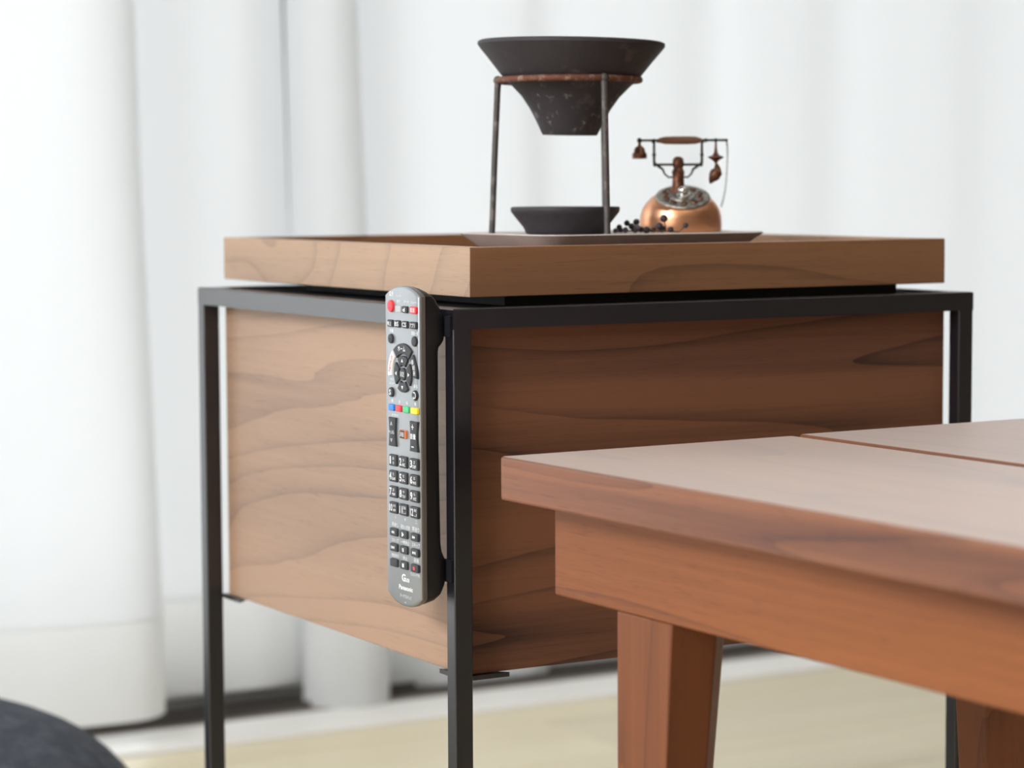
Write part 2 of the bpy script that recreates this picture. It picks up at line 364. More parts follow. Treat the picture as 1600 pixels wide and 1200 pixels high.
curtain('curtain', 'white sheer curtain on the left, in front of the glass door, with a wide hem', left_top, left_bot, .030, .095)
curtain('curtain', 'white sheer curtain behind the black-framed side table, its edge gathered in a narrow fold', right_top, right_bot, .0045, .095)
cr = thing('curtain_rail', 'white curtain rail above the sliding glass door', 'curtain rail', (-2.0, 1.09, 2.125))
box('rail', 0, 4.55, -.012, .012, 0, .022, M['frame_white'], cr, bevel=.003)
for x in (.15, 2.25, 4.4): box('bracket', x, x+.03, .012, .062, .002, .02, M['frame_white'], cr)

# ================================================================== SIDE TABLE
a, b_, h = .0098, .0117, .0117
W, D = .380, .3655
st = thing('side_table', 'square side table with slim black metal frame and a walnut box hung inside it', 'side table', (0, 0, 0))
for (x0, x1, y0, y1) in ((0, b_, 0, a), (W-b_, W, 0, a), (0, b_, D-a, D), (W-b_, W, D-a, D)):
    bm = bmesh.new(); prism(bm, [(x0, y0+.0006), (x0+.0006, y0), (x1-.0006, y0), (x1, y0+.0006), (x1, y1-.0006), (x1-.0006, y1), (x0+.0006, y1), (x0, y1-.0006)], 0.004, H-h); link('leg', bm, M['black_metal'], st)
    bm = bmesh.new(); lathe(bm, [(0, 0), (.005, 0), (.005, .004), (0, .004)], 16, ((x0+x1)/2, (y0+y1)/2, 0)); link('foot', bm, M['black_board'], st)
# mitred top rails
def rail(p, parent, nm='top_rail'):
    bm = bmesh.new(); cx, cy = sum(q[0] for q in p)/4, sum(q[1] for q in p)/4
    hi = [(x+(.0006 if x < cx else -.0006), y+(.0006 if y < cy else -.0006)) for x, y in p]
    loft(bm, [[(x, y, H-h) for x, y in p], [(x, y, H-.0006) for x, y in p], [(x, y, H) for x, y in hi]])
    return link(nm, bm, M['black_metal'], parent)
rail([(0, 0), (b_, a), (b_, D-a), (0, D)], st); rail([(W, 0), (W, D), (W-b_, D-a), (W-b_, a)], st)
rail([(0, 0), (W, 0), (W-b_, a), (b_, a)], st); rail([(0, D), (b_, D-a), (W-b_, D-a), (W, D)], st)
px, pe, pB = .0135, .3515, H-.2127
ps = .3488                      # far end of the box
bx0, bx1, by0, by1 = .0134, .3666, .0130, .3495
t_ = .015
o = box('side_panel', bx0, bx0+t_, by0, by1, pB, H-.006, M['box_lit'], st, bevel=.0005)
o['label'] = 'walnut panel with wavy grain facing left, light painted into its tone'
box('side_panel', bx1-t_, bx1, by0, by1, pB, H-.006, M['box_lit'], st, bevel=.0005)
box('front_panel', bx0+t_, bx1-t_, by0, by0+t_, pB, H-.006, M['box_shaded'], st, bevel=.0003)
# front face veneer wraps the corner: thin front skin over the side panel's edge
box('edge_veneer', bx0+.0004, bx0+t_, by0-.0006, by0, pB+.0003, H-.006, M['box_shaded'], st)
box('edge_veneer', bx1-t_, bx1-.0004, by0-.0006, by0, pB+.0003, H-.006, M['box_shaded'], st)
box('front_veneer', bx0+t_, bx1-t_, by0-.0006, by0, pB+.0003, H-.006, M['box_shaded'], st)
box('back_panel', bx0+t_, bx1-t_, by1-t_, by1, pB, H-.006, M['box_shaded'], st)
box('bottom_panel', bx0+t_, bx1-t_, by0+t_, by1-t_, pB, pB+.010, M['box_shaded'], st)
box('top_board', b_+.0003, W-b_-.0003, a+.0003, D-a-.0003, H-.0058, H-.0012, M['black_board'], st)
g = .030; zz = pB
for (cx, cy, dx, dy) in ((b_*.95, a*.95, 1, 1), (W-b_*.95, a*.95, -1, 1), (b_*.95, D-a*.95, 1, -1), (W-b_*.95, D-a*.95, -1, -1)):
    bm = bmesh.new(); prism(bm, [(cx, cy), (cx+dx*g, cy), (cx, cy+dy*g)][::(1 if dx*dy > 0 else -1)], zz-.0028, zz-.0002); link('corner_bracket', bm, M['black_metal'], st)

# ================================================================== WALNUT TRAY
tx0, T, tz0, tz1 = .02495, .3522, H+.00495, H+.03383
ty = thing('serving_tray', 'square walnut tray with mitred rim resting on the black-framed side table', 'tray', (tx0, tx0, tz0))
tt = .0125; hgt = tz1-tz0
def tray_side(poly, mat):
    bm = bmesh.new(); prism(bm, poly, 0, hgt); return link('tray_side', bm, mat, ty, bevel=.0004)
tray_side([(0, 0), (tt, tt), (tt, T-tt), (0, T)], M['tray_lit'])
tray_side([(0, 0), (T, 0), (T-tt, tt), (tt, tt)], M['tray_shaded'])
tray_side([(T, 0), (T, T), (T-tt, T-tt), (T-tt, tt)], M['tray_lit'])
tray_side([(0, T), (tt, T-tt), (T-tt, T-tt), (T, T)], M['tray_shaded'])
TF = .017
box('tray_base', tt, T-tt, tt, T-tt, .006, TF, M['box_shaded'], ty)
box('runner', .030, T-.030, .012, T-.072, H-.0011-tz0, .006, M['black_board'], ty)

# ================================================================== PLATE
PZ0, PZ1 = tz0+TF, H+.0396
def rrect(x0, x1, y0, y1, r, n=6, r2=None):
    out = []
    for (cx, cy, a0, rad) in ((x1-r, y1-r, 0, r), (x0+r, y1-r, 90, r), (x0+r, y0+r, 180, r), (x1-r, y0+r, 270, r)):
        for k in range(n+1):
            an = math.radians(a0+90*k/n); out.append((cx+rad*math.cos(an), cy+rad*math.sin(an)))
    return out
pl = thing('dark_metal_plate', 'long dark pewter plate with sloping sides lying inside the walnut tray', 'plate', (.0890, .0465, PZ0))
pw, pd = .1690, .119; ph = PZ1-PZ0
bm = bmesh.new()
rings = []
for ins, z, r in ((.021, 0, .012), (.019, .0006, .013), (.0012, ph-.0016, .018), (0, ph-.0006, .019), (.0006, ph, .0185), (.0030, ph, .017), (.0050, ph-.0008, .015)):
    rings.append([(x, y, z) for x, y in rrect(ins, pw-ins, ins, pd-ins, r)])
loft(bm, rings); link('plate', bm, M['slate'], pl, smooth=True)
PT = PZ1-.0008                 # level the things on the plate stand on

# ================================================================== DRIPPER STAND + FUNNEL + DISH
SC = (.1413, .1050)
sd = thing('dripper_stand', 'three-legged iron ring stand with rusty ring holding the black clay cone', 'stand', (SC[0], SC[1], PT), -YAW)
RZ = H+.1345-PT
bm = bmesh.new(); RM = .0441
tube(bm, [(RM*math.cos(2*math.pi*i/48), RM*math.sin(2*math.pi*i/48), RZ) for i in range(48)], .0021, 10, True); link('ring', bm, M['rust'], sd, smooth=True)
for k_, (an, off) in enumerate(((180, .0045), (-62.5, .0040), (59.5, .0036))):
    c_, s_ = math.cos(math.radians(an)), math.sin(math.radians(an))
    bm = bmesh.new()
    P = [((RM+off)*c_, (RM+off)*s_, .0), ((RM+off*.9)*c_, (RM+off*.9)*s_, .01), ((RM+off*.5+.0003)*c_, (RM+off*.5)*s_, RZ*.5), ((RM+.0006)*c_, (RM+.0006)*s_, RZ-.006), ((RM+.0002)*c_, (RM+.0002)*s_, RZ)]
    tube(bm, P, [.0021, .0020, .0020, .0021, .0023], 10)
    if k_ == 1: ball(bm, P[0], .0028, 10, .5)
    ball(bm, P[-1], .0030, 10)
    link('leg', bm, M['iron'], sd, smooth=True)
fz = H+.1005
fn = thing('clay_dripper_cone', 'wide-rimmed black clay dripper cone sitting in the iron ring stand', 'dripper', (SC[0]+.0005, SC[1], fz), -YAW)
fn.rotation_euler = (0, math.radians(1.1), -YAW)
bm = bmesh.new()
prof = [(.0150, 0), (.0170, 0), (.0176, .0010), (.0208, .0078), (.0250, .0158), (.0304, .0236), (.0366, .0300), (.0405, .0334), (.0417, .0350), (.0440, .0372), (.0510, .0460), (.0570, .0532), (.0587, .0555), (.0586, .0572), (.0572, .0580), (.0555, .0578), (.0540, .0560), (.0420, .0420), (.0340, .0330), (.0240, .0200), (.0160, .0080), (.0140, .0030), (.0135, 0), (.0150, 0)]
lathe(bm, prof[:-1] + [(.0150, 0)], 64, wob=.008); bmesh.ops.remove_doubles(bm, verts=bm.verts, dist=1e-6)
link('cone', bm, M['clay'], fn, smooth=True)
ds = thing('clay_saucer', 'shallow black clay saucer standing under the dripper stand', 'saucer', (SC[0]-.0030, SC[1], PT))
bm = bmesh.new()
lathe(bm, [(0, 0), (.0235, 0), (.0248, .0008), (.0262, .0040), (.0320, .0112), (.0340, .0138), (.0344, .0158), (.0338, .0170), (.0325, .0170), (.0312, .0150), (.0240, .0060), (.0150, .0038), (0, .0035)], 56, wob=.006)
link('bowl', bm, M['clay2'], ds, smooth=True)

# ================================================================== MINIATURE TELEPHONE
PH = (.2300, .1120)
ph_ = thing('miniature_telephone', 'miniature antique copper telephone on the right of the dark plate', 'ornament', (PH[0], PH[1], PT), -YAW)
Z = lambda z: z-(PT-H)      # heights measured above the table top
bm = bmesh.new()
prof = [(0, Z(.0388)), (.0255, Z(.0388)), (.0262, Z(.0395)), (.0265, Z(.0430)), (.0262, Z(.0490)), (.0250, Z(.0535)), (.0225, Z(.0575)), (.0190, Z(.0610)), (.0155, Z(.0632)), (.0110, Z(.0650)), (.0070, Z(.0662)), (0, Z(.0665))]
lathe(bm, prof, 64)
bmesh.ops.subdivide_edges(bm, edges=[e for e in bm.edges if e.calc_length() > .004], cuts=2, use_grid_fill=True)
for v in bm.verts:                      # the front of the dome is planed off for the dial
    v.co.z = min(v.co.z, max(Z(.0545)+(v.co.y+.022)*.445-.0004, Z(.040)))
link('base', bm, M['copper'], ph_, smooth=True)
# dial: a tilted engraved plate with finger ring, on the sloping front
dial = bpy.data.objects.new('dial', None)
bm = bmesh.new(); lathe(bm, [(0, -.001), (.0172, -.001), (.0178, 0), (.0172, .0008), (.0150, .0010), (.0142, .0004), (.0085, .0006), (.0080, .0014), (0, .0016)], 40)
dial = link('dial', bm, M['silver'], ph_, smooth=True); dial.location = (.0010, -.0070, Z(.0612)); dial.rotation_euler = (math.radians(24), 0, 0)
bm = bmesh.new()
for k_ in range(10):
    an = 2*math.pi*(k_+.5)/10
    tube(bm, [(.0115*math.cos(an)+.0017*math.cos(q_), .0115*math.sin(an)+.0017*math.sin(q_), .0010) for q_ in [2*math.pi*j/10 for j in range(10)]], .00045, 5, True)
o = link('finger_hole', bm, M['copper_dark'], dial, smooth=True); o['kind'] = 'stuff'
bm = bmesh.new(); ball(bm, (.0, .0, .0046), .0033, 18); lathe(bm, [(.0042, .001), (.0042, .0022), (.003, .0030), (0, .0030)], 20)
link('dial_knob', bm, M['steel'], dial, smooth=True)
# neck
bm = bmesh.new()
lathe(bm, [(.0062, Z(.0640)), (.0052, Z(.0665)), (.0040, Z(.0690)), (.0037, Z(.0750)), (.0042, Z(.0775)), (.0036, Z(.0785)), (.0030, Z(.0800)), (.0036, Z(.0812)), (.0038, Z(.0835)), (.0034, Z(.0858)), (.0020, Z(.0872)), (0, Z(.0875))], 24, (-.0015, .002, 0))
link('neck', bm, M['copper_dark'], ph_, smooth=True)
# cradle
bm = bmesh.new(); zc = Z(.0822); yc = .002
tube(bm, [(-.0165, yc, zc), (.0130, yc, zc)], .0008, 8)
for sx, X in ((-1, -.0165), (1, .0132)):
    tube(bm, [(X, yc, zc), (X+sx*.0006, yc, zc+.002), (X+sx*.0006, yc, Z(.0960)), (X+sx*.0004, yc, Z(.0968))], [.0013, .0009, .0008, .0012], 8)
    ball(bm, (X+sx*.0006, yc, Z(.0885)), .0013, 8); ball(bm, (X, yc, zc), .0014, 8)
    xs_ = -.0015+sx*.0030
    tube(bm, [(X-sx*.0015, yc, zc-.0006), (X-sx*.0050, yc, zc-.0030), (X-sx*.0062, yc, zc-.0060), (xs_+sx*.0032, yc, zc-.0082), (xs_+sx*.0005, yc, zc-.0080)], [.0009, .0008, .0006, .0006, .0006], 7)
    for dz in (.0,):
        tube(bm, [(X+.002*math.cos(t2), yc, Z(.0962)+.0016*abs(math.sin(t2))) for t2 in (math.pi, 2.4, 1.57, .7, 0)], .0006, 6)
link('cradle', bm, M['bronze'], ph_, smooth=True)
# handset
zh = Z(.0978); zh0 = zh
hs = None
bm = bmesh.new()
rot = [(-.0145, .0012), (-.0125, .0019), (-.0100, .0024), (-.0050, .0026), (.0050, .0026), (.0100, .0024), (.0120, .0018), (.0136, .0012)]
tube(bm, [(x, yc, zh) for x, r_ in rot], [r_ for x, r_ in rot], 16); hs = link('handset', bm, M['grip'], ph_, smooth=True)
bm = bmesh.new()
tube(bm, [(-.0265, yc, zh), (.0295, yc, zh)], .0008, 8)
for x, r_ in ((-.0265, .0017), (-.0170, .0012), (.0165, .0013), (.0228, .0013), (.0280, .0009), (.0297, .0010)): ball(bm, (x, yc, zh), r_, 10)
link('handset_rod', bm, M['bronze'], hs, smooth=True)
bm = bmesh.new(); cx = -.0265
lathe(bm, [(.0008, zh), (.0010, Z(.0945)), (.0022, Z(.0938)), (.0034, Z(.0925)), (.0037, Z(.0905)), (.0045, Z(.0895)), (.0048, Z(.0888)), (.0047, Z(.0862)), (.0040, Z(.0860)), (0, Z(.0864))], 24, (cx, yc, 0))
link('earpiece', bm, M['copper_dark'], hs, smooth=True)
bm = bmesh.new(); cx = .0228
lathe(bm, [(.0006, zh), (.0008, Z(.0930)), (.0012, Z(.0900)), (.0022, Z(.0882)), (.0050, Z(.0872)), (.0052, Z(.0866)), (.0024, Z(.0850)), (.0010, Z(.0836)), (.0008, Z(.0828)), (0, Z(.0826))], 20, (cx, yc, 0))
link('rod_end', bm, M['copper_dark'], hs, smooth=True)
bm = bmesh.new(); tube(bm, [(.0231, yc, Z(.0828)), (.0238, yc, Z(.0800)), (.0232, yc, Z(.0772)), (.0216, yc, Z(.0742)), (.0198, yc, Z(.0716)), (.0192, yc, Z(.0698))], [.0009, .0020, .0040, .0037, .0018, .0005], 16)
o = link('mouthpiece', bm, M['copper_dark'], hs, smooth=True)
bm = bmesh.new()
P = [(.0297, .0978), (.0302, .0940), (.0304, .0890), (.0302, .0820), (.0298, .0740), (.0290, .0660), (.0276, .0590), (.0262, .0545)]
for k_ in range(len(P)-1):
    for q_ in range(4):
        f_ = q_/4; x = P[k_][0]*(1-f_)+P[k_+1][0]*f_; z = P[k_][1]*(1-f_)+P[k_+1][1]*f_
        tube(bm, [(x+.00055*math.cos(t2)*(1 if (q_ % 2) else .3), yc+.00055*math.cos(t2)*(.3 if (q_ % 2) else 1), Z(z)+.00085*math.sin(t2)) for t2 in [2*math.pi*j/8 for j in range(8)]], .00018, 4, True)
o = link('chain', bm, M['bronze'], ph_, smooth=True)

# ================================================================== BERRIES on a dried twig
bt = thing('dried_berry_sprig', 'sprig of small dark dried berries lying in front of the copper telephone', 'berries', (.1900, .0850, PT), -YAW)
# (x from camera-right, y away, z up) in mm about the sprig's own base
BR = [(-20.3, 6, 3.6, 1.9, 0), (-15.6, 3, 6.2, 1.9, 0), (-9.6, 4, 6.9, 2.1, 0), (-12.9, 0, 4.2, 2.0, 0), (-9.4, -3, 3.6, 1.9, 1), (-16.7, -2, 2.0, 1.9, 1),
      (-10.8, -5, 1.9, 1.8, 0), (-3.4, -2, 2.0, 2.3, 0), (-23.0, -1, 1.6, 1.6, 1), (7.4, -3, 9.2, 2.5, 0), (4.6, -2, 4.3, 2.4, 0), (6.6, 1, 2.3, 2.3, 0), (11.6, -3, 2.1, 2.0, 0), (20.9, -6, 4.8, 1.7, 0), (-6.6, 3, 2.2, 1.9, 0), (1.0, 2, 1.9, 1.8, 0), (-19.5, 4, 1.8, 1.7, 0)]
proto = {}
for (x, y, z, r_, pal) in BR:
    bm = bmesh.new(); ball(bm, (0, 0, 0), r_/1000, 14)
    ball(bm, (0, 0, r_/1000*.97), r_/1000*.18, 6)
    o = link('berry', bm, M['berry_pale'] if pal else M['berry'], bt, smooth=True); o.location = (x/1000, y/1000, z/1000+.0002)
    o.rotation_euler = (x, y, z)
    if pal: o['label'] = 'paler dusty berry'
bm = bmesh.new()
stem = [(-23, -1, 1.2), (-12, 1, 1.6), (0, 0, 1.4), (9, -1, 1.2), (17, -4, 1.0)]
tube(bm, [(x/1000, y/1000, z/1000) for x, y, z in stem], .0006, 6)
for (x, y, z, r_, pal) in BR:
    n_ = min(stem, key=lambda s: abs(s[0]-x)); tube(bm, [(n_[0]/1000, n_[1]/1000, n_[2]/1000), (x/1000, y/1000, z/1000)], .00035, 5)
link('twig', bm, M['twig'], bt, smooth=True)

# ================================================================== COFFEE TABLE
KY, KA = (-.01737, -.08277), .02319
ct = thing('coffee_table', 'low reddish walnut coffee table with plank top and tapered legs in the foreground', 'coffee table', (KY[0], KY[1], 0), KA)
CT = H-.07468; KT = .0235; AH = .0503; CLEN = .98
def plank(u0, u1, z1, mat, seedoff):
    bm = bmesh.new(); addbox(bm, u0, u1, -CLEN, 0, CT-KT, z1)
    o = link('plank', bm, mat, ct, bevel=.0016, seg=3)
    o.data.materials.append(M['coffee_edge'])
    for p in o.data.polygons:
        if abs(p.normal.z) < .5: p.material_index = 1
    return o
plank(0, .1962, CT, M['coffee_a'], 0)
plank(.2012, .3990, CT+.0006, M['coffee_b'], 1)
ai = .0209
box('apron', ai, ai+.020, -CLEN+ai, -ai, CT-KT-AH, CT-KT, M['coffee_apron'], ct, bevel=.0012)
box('apron', .399-ai-.020, .399-ai, -CLEN+ai, -ai, CT-KT-AH, CT-KT, M['coffee_apron'], ct, bevel=.0012)
box('apron', ai+.020, .399-ai-.020, -ai-.10, -ai-.08, CT-KT-AH, CT-KT, M['coffee_apron_x'], ct)
box('apron', ai+.020, .399-ai-.020, -CLEN+ai+.08, -CLEN+ai+.10, CT-KT-AH, CT-KT, M['coffee_apron_x'], ct)
def leg(u, v, su, sv, lw=.0449):
    # outer faces vertical, inner faces taper, innermost corner chamfered
    def sec(w):
        c = w*.42
        return [(u, v), (u+su*w, v), (u+su*w, v+sv*(w-c)), (u+su*(w-c), v+sv*w), (u, v+sv*w)]
    bm = bmesh.new(); zt = CT-KT-AH
    A = sec(lw+.004) ; B = sec(lw*.60)
    loft(bm, [[(x, y, 0) for x, y in B], [(x, y, zt) for x, y in A]])
    link('leg', bm, M['coffee_leg'], ct, bevel=.001)
leg(.0217, -.0793, 1, -1); leg(.2955, -.0793, -1, -1)
leg(.0217, -CLEN+.0793, 1, 1); leg(.2905, -CLEN+.0793, -1, 1)

# ================================================================== CUSHION at the lower left
d_ = 1.90
cp = CAM + Fv*d_ + Rv*((-190-800)/F_PX*d_); cp.z = 0
cu = thing('floor_cushion', 'charcoal woven floor cushion at the lower left in front of the curtain', 'cushion', (cp.x, cp.y, 0), .4)
bm = bmesh.new(); prof = [(0, 0), (.14, 0), (.182, .006), (.198, .020), (.200, .039)]
for k_ in range(1, 13):
    t2 = k_/12*math.pi/2; prof.append((.200*math.cos(t2) if k_ < 12 else 0, .039+.110*math.sin(t2)))
lathe(bm, prof, 48, wob=.02); link('cover', bm, M['cushion'], cu, smooth=True)
bm = bmesh.new(); tube(bm, [(.2010*math.cos(2*math.pi*i/48), .2010*math.sin(2*math.pi*i/48), .032) for i in range(48)], .0035, 8, True); link('piping', bm, M['cushion'], cu, smooth=True)

# ================================================================== REMOTE CONTROL
rc = thing('remote_control', 'silver and black television remote control held upright on the front leg of the side table', 'remote control')
XF = -.0194
rc.matrix_world = Matrix(((0, 0, -1, XF), (-1, 0, 0, .0248), (0, 1, 0, H), (0, 0, 0, 1)))
# local: x = right across the face, y = up, z = out of the face (metres)
def outline(hw, ins=0):
    pts = []; yt, yb = .0072-ins*.5, -.1648+ins*.5; at, ab = .0055-ins*.4, .0067-ins*.4; w_ = hw-ins
    r_ = .0022
    n = 16
    XO = -.0011; w_ += .0011
    for k_ in range(n+1):
        t2 = -1+2*k_/n; pts.append((XO-w_*t2*(1 if abs(t2) < .999 else .985), yt+at*(1-abs(t2)**2.15)))     # right -> left across the top
    for k_ in range(n+1):
        t2 = -1+2*k_/n; pts.append((XO+w_*t2*(1 if abs(t2) < .999 else .985), yb-ab*(1-abs(t2)**2.3)))       # left -> right across the bottom
    return pts
bm = bmesh.new(); HW = .0201
rings = []
for ins, z in ((.0004, -.0016), (.0001, -.0013), (.0003, -.0009), (.0009, -.0003), (.0018, 0)):
    rings.append([(x, y, z) for x, y in outline(HW, ins)])
loft(bm, rings); front = link('front_shell', bm, M['lacquer'], rc, smooth=True); front['label'] = 'silver grey front shell'
bm = bmesh.new(); loft(bm, [[(x, y, z) for x, y in outline(HW, ins)] for ins, z in ((.0004, -.0047), (0, -.0043), (0, -.0019), (.0003, -.0016))])
o = link('shell_side', bm, M['band'], rc, smooth=True); o['label'] = 'side of the silver shell, its shade painted taupe grey'
# black rear shell: lofted up the length, with two humps that reach back to the table leg
prof = [(.0124, .0048, .005), (.0114, .0066, .010), (.0096, .0086, .0150), (.0072, .0107, .0188), (.0050, .0124, .0192), (.0005, .0150, .0192), (-.0035, .0172, .0192), (-.0075, .0181, .0192), (-.0150, .0181, .0192), (-.0178, .0175, .0192), (-.0200, .0162, .0192), (-.0218, .0150, .0191), (-.0245, .0145, .0190),
        (-.0800, .0146, .0190), (-.1340, .0149, .0190), (-.1385, .0156, .0191), (-.1415, .0168, .0192), (-.1440, .0180, .0192), (-.1530, .0181, .0192), (-.1580, .0170, .0192), (-.1630, .0146, .0192), (-.1665, .0120, .0165), (-.1690, .0090, .0110), (-.1706, .0052, .005)]
bm = bmesh.new(); rings = []
for y, d2, w_ in prof:
    zb_ = -max(d2, .0046); f_ = -.0045; dp = zb_-f_
    rec = (-.134 < y < -.020)
    b2 = .0016 if rec else .0012
    ws = w_
    rings.append([(-ws-.0020, y, f_), (-ws-.0020, y, f_+dp*.25), (-ws-.0012+b2*.35, y, f_+dp*.6), (-ws+b2, y, f_+dp*.85), (-ws+b2*2.2, y, zb_), (0, y, zb_-.0001), (ws-b2*2.2, y, zb_), (ws-b2, y, f_+dp*.85), (ws-b2*.35, y, f_+dp*.6), (ws, y, f_+dp*.25), (ws, y, f_)])
loft(bm, rings); o = link('rear_shell', bm, M['rem_black'], rc, smooth=True); o['label'] = 'black rear shell with two humps'
for ya, yb in ((-.0158, -.0040), (-.1560, -.1430)):
    box('magnet_pad', .0156, .0238, ya, yb, -.0193, -.0178, M['pad'], rc)

def fit_text(s, x, y, wd, hg, z, parent, mat, name='lettering', skew=0, rot=0, bold=0):
    """flat lettering scaled to a box of wd x hg (metres) centred on x, y"""
    cu_ = bpy.data.curves.new(name, 'FONT'); cu_.body = s; cu_.size = 1; cu_.fill_mode = 'FRONT'; cu_.offset = bold; cu_.resolution_u = 3
    to = bpy.data.objects.new(name, cu_); COL.objects.link(to)
    bpy.context.view_layer.update()
    me = bpy.data.meshes.new_from_object(to.evaluated_get(bpy.context.evaluated_depsgraph_get()))
    bpy.data.objects.remove(to); bpy.data.curves.remove(cu_)
    if not me.vertices: return None
    xs = [v.co.x for v in me.vertices]; ys = [v.co.y for v in me.vertices]
    cx, cy = (min(xs)+max(xs))/2, (min(ys)+max(ys))/2; sx = wd/max(1e-6, max(xs)-min(xs)); sy = hg/max(1e-6, max(ys)-min(ys))
    c, s_ = math.cos(rot), math.sin(rot)
    for v in me.vertices:
        u, w_ = (v.co.x-cx)*sx, (v.co.y-cy)*sy
        v.co = (x+u*c-w_*s_, y+u*s_+w_*c, z)
    me.materials.clear(); me.materials.append(mat)
    me.name = name; o = bpy.data.objects.new(name, me); COL.objects.link(o); o.parent = parent
    return o
def poly_print(polys, z, parent, mat, name='symbol'):
    bm = bmesh.new()
    for p in polys: bm.faces.new([bm.verts.new((x, y, z)) for x, y in p])
    me = bpy.data.meshes.new(name); bm.to_mesh(me); bm.free()
    for p in me.polygons: pass
    me.materials.append(mat); o = bpy.data.objects.new(name, me); COL.objects.link(o); o.parent = parent; return o
mm = .001
def inset(poly, d):
    n = len(poly); out = []
    for i in range(n):
        p0, p1, p2 = Vector(poly[i-1]), Vector(poly[i]), Vector(poly[(i+1) % n])
        a1 = (p1-p0).normalized(); a2 = (p2-p1).normalized(); n1 = Vector((-a1.y, a1.x)); n2 = Vector((-a2.y, a2.x))
        nn = (n1+n2)
        nn = nn.normalized()*d/max(.4, math.cos(n1.angle(n2, 0)/2)) if nn.length > 1e-6 else n1*d
        out.append(tuple(p1+nn))
    return out
def key(poly, ht, mat, label=None, cx=0, cy=0, name='button', rim=.35*mm):
    """poly counter-clockwise in metres relative to cx, cy"""
    rim = min(rim, ht*.3)
    bm = bmesh.new(); P = [(x+cx, y+cy) for x, y in poly]
    rings = [[(x, y, -.0003) for x, y in P], [(x, y, ht-rim) for x, y in inset(P, rim*.3)], [(x, y, ht-rim*.3) for x, y in inset(P, rim*.7)], [(x, y, ht) for x, y in inset(P, rim*1.6)]]
    loft(bm, rings); o = link(name, bm, mat, rc, smooth=True)
    if label: o['label'] = label
    return o
def rkey(x, y, w_, h_, mat, label=None, ht=1.3*mm, r=.9*mm):
    return key(rrect(-w_/2*mm, w_/2*mm, -h_/2*mm, h_/2*mm, r, 4), ht, mat, label, x*mm, y*mm)
def ckey(x, y, d2, mat, label=None, ht=1.3*mm, ds_=None):
    ds_ = ds_ or d2
    return key([(d2/2*mm*math.cos(2*math.pi*k/28), ds_/2*mm*math.sin(2*math.pi*k/28)) for k in range(28)], ht, mat, label, x*mm, y*mm)
def sector(r0, r1, a0, a1, n=8):
    return [(r1*mm*math.cos(math.radians(a0+(a1-a0)*k/n)), r1*mm*math.sin(math.radians(a0+(a1-a0)*k/n))) for k in range(n+1)] + \
           [(r0*mm*math.cos(math.radians(a1-(a1-a0)*k/n)), r0*mm*math.sin(math.radians(a1-(a1-a0)*k/n))) for k in range(n+1)]
KT_ = 1.3*mm; ZP = KT_+.06*mm; ZF = .06*mm
def T_(s, x, y, w_, h_, par, mat=None, z=ZP, **k): return fit_text(s, x*mm, y*mm, w_*mm, h_*mm, z, par, mat or M['print'], **k)
def F_(s, x, y, w_, h_, mat=None, **k): return fit_text(s, x*mm, y*mm, w_*mm, h_*mm, ZF, front, mat or M['print_soft'], **k)

# --- first row
kb = ckey(-12.9, .9, 7.0, M['key_red'], 'red power button', ds_=7.0)
bm = bmesh.new(); ball(bm, (-13.4*mm, -.2*mm, KT_), .35*mm, 8); link('nub', bm, M['key_red'], kb)
rkey(-4.4, -.5, 6.6, 3.8, M['key_grey'], 'light grey button', ht=.5*mm, r=.4*mm)
kb = rkey(4.8, -.5, 6.2, 4.0, M['rubber']); T_('d', 4.4, -.5, 2.6, 2.2, kb, bold=.02)
kb = rkey(15.0, -.4, 7.6, 4.2, M['key_red'], 'red power button for the tuner'); T_('電源', 14.8, -.4, 5.4, 2.5, kb)
F_('電源', -13.1, 7.9, 5.2, 3.0); F_('チューナー', -4.0, 7.0, 6.4, 1.5); F_('操作', -4.2, 3.9, 4.4, 2.0); F_('データ', 5.3, 4.0, 5.8, 1.5); F_('チューナー', 14.6, 3.8, 7.2, 1.5)
# --- tuner row
for s, x, w_ in (('地上', -13.3, 6.4), ('BS', -4.3, 6.2), ('CS', 5.0, 6.4), ('アプリ', 15.0, 7.6)):
    kb = rkey(x, -9.0, w_, 4.2, M['rubber']); T_(s, x-.3, -9.0, w_*.76, 2.5, kb, bold=.01)
# --- round keys
kb = ckey(-13.0, -17.8, 5.7, M['rubber']); bm = bmesh.new(); ball(bm, (-13.2*mm, -17.9*mm, KT_), .35*mm, 8); link('nub', bm, M['rubber'], kb)
ckey(15.8, -18.0, 5.9, M['rubber'])
F_('字幕', -13.1, -13.2, 4.6, 2.2); F_('録画一覧', 15.4, -13.5, 8.6, 2.3)
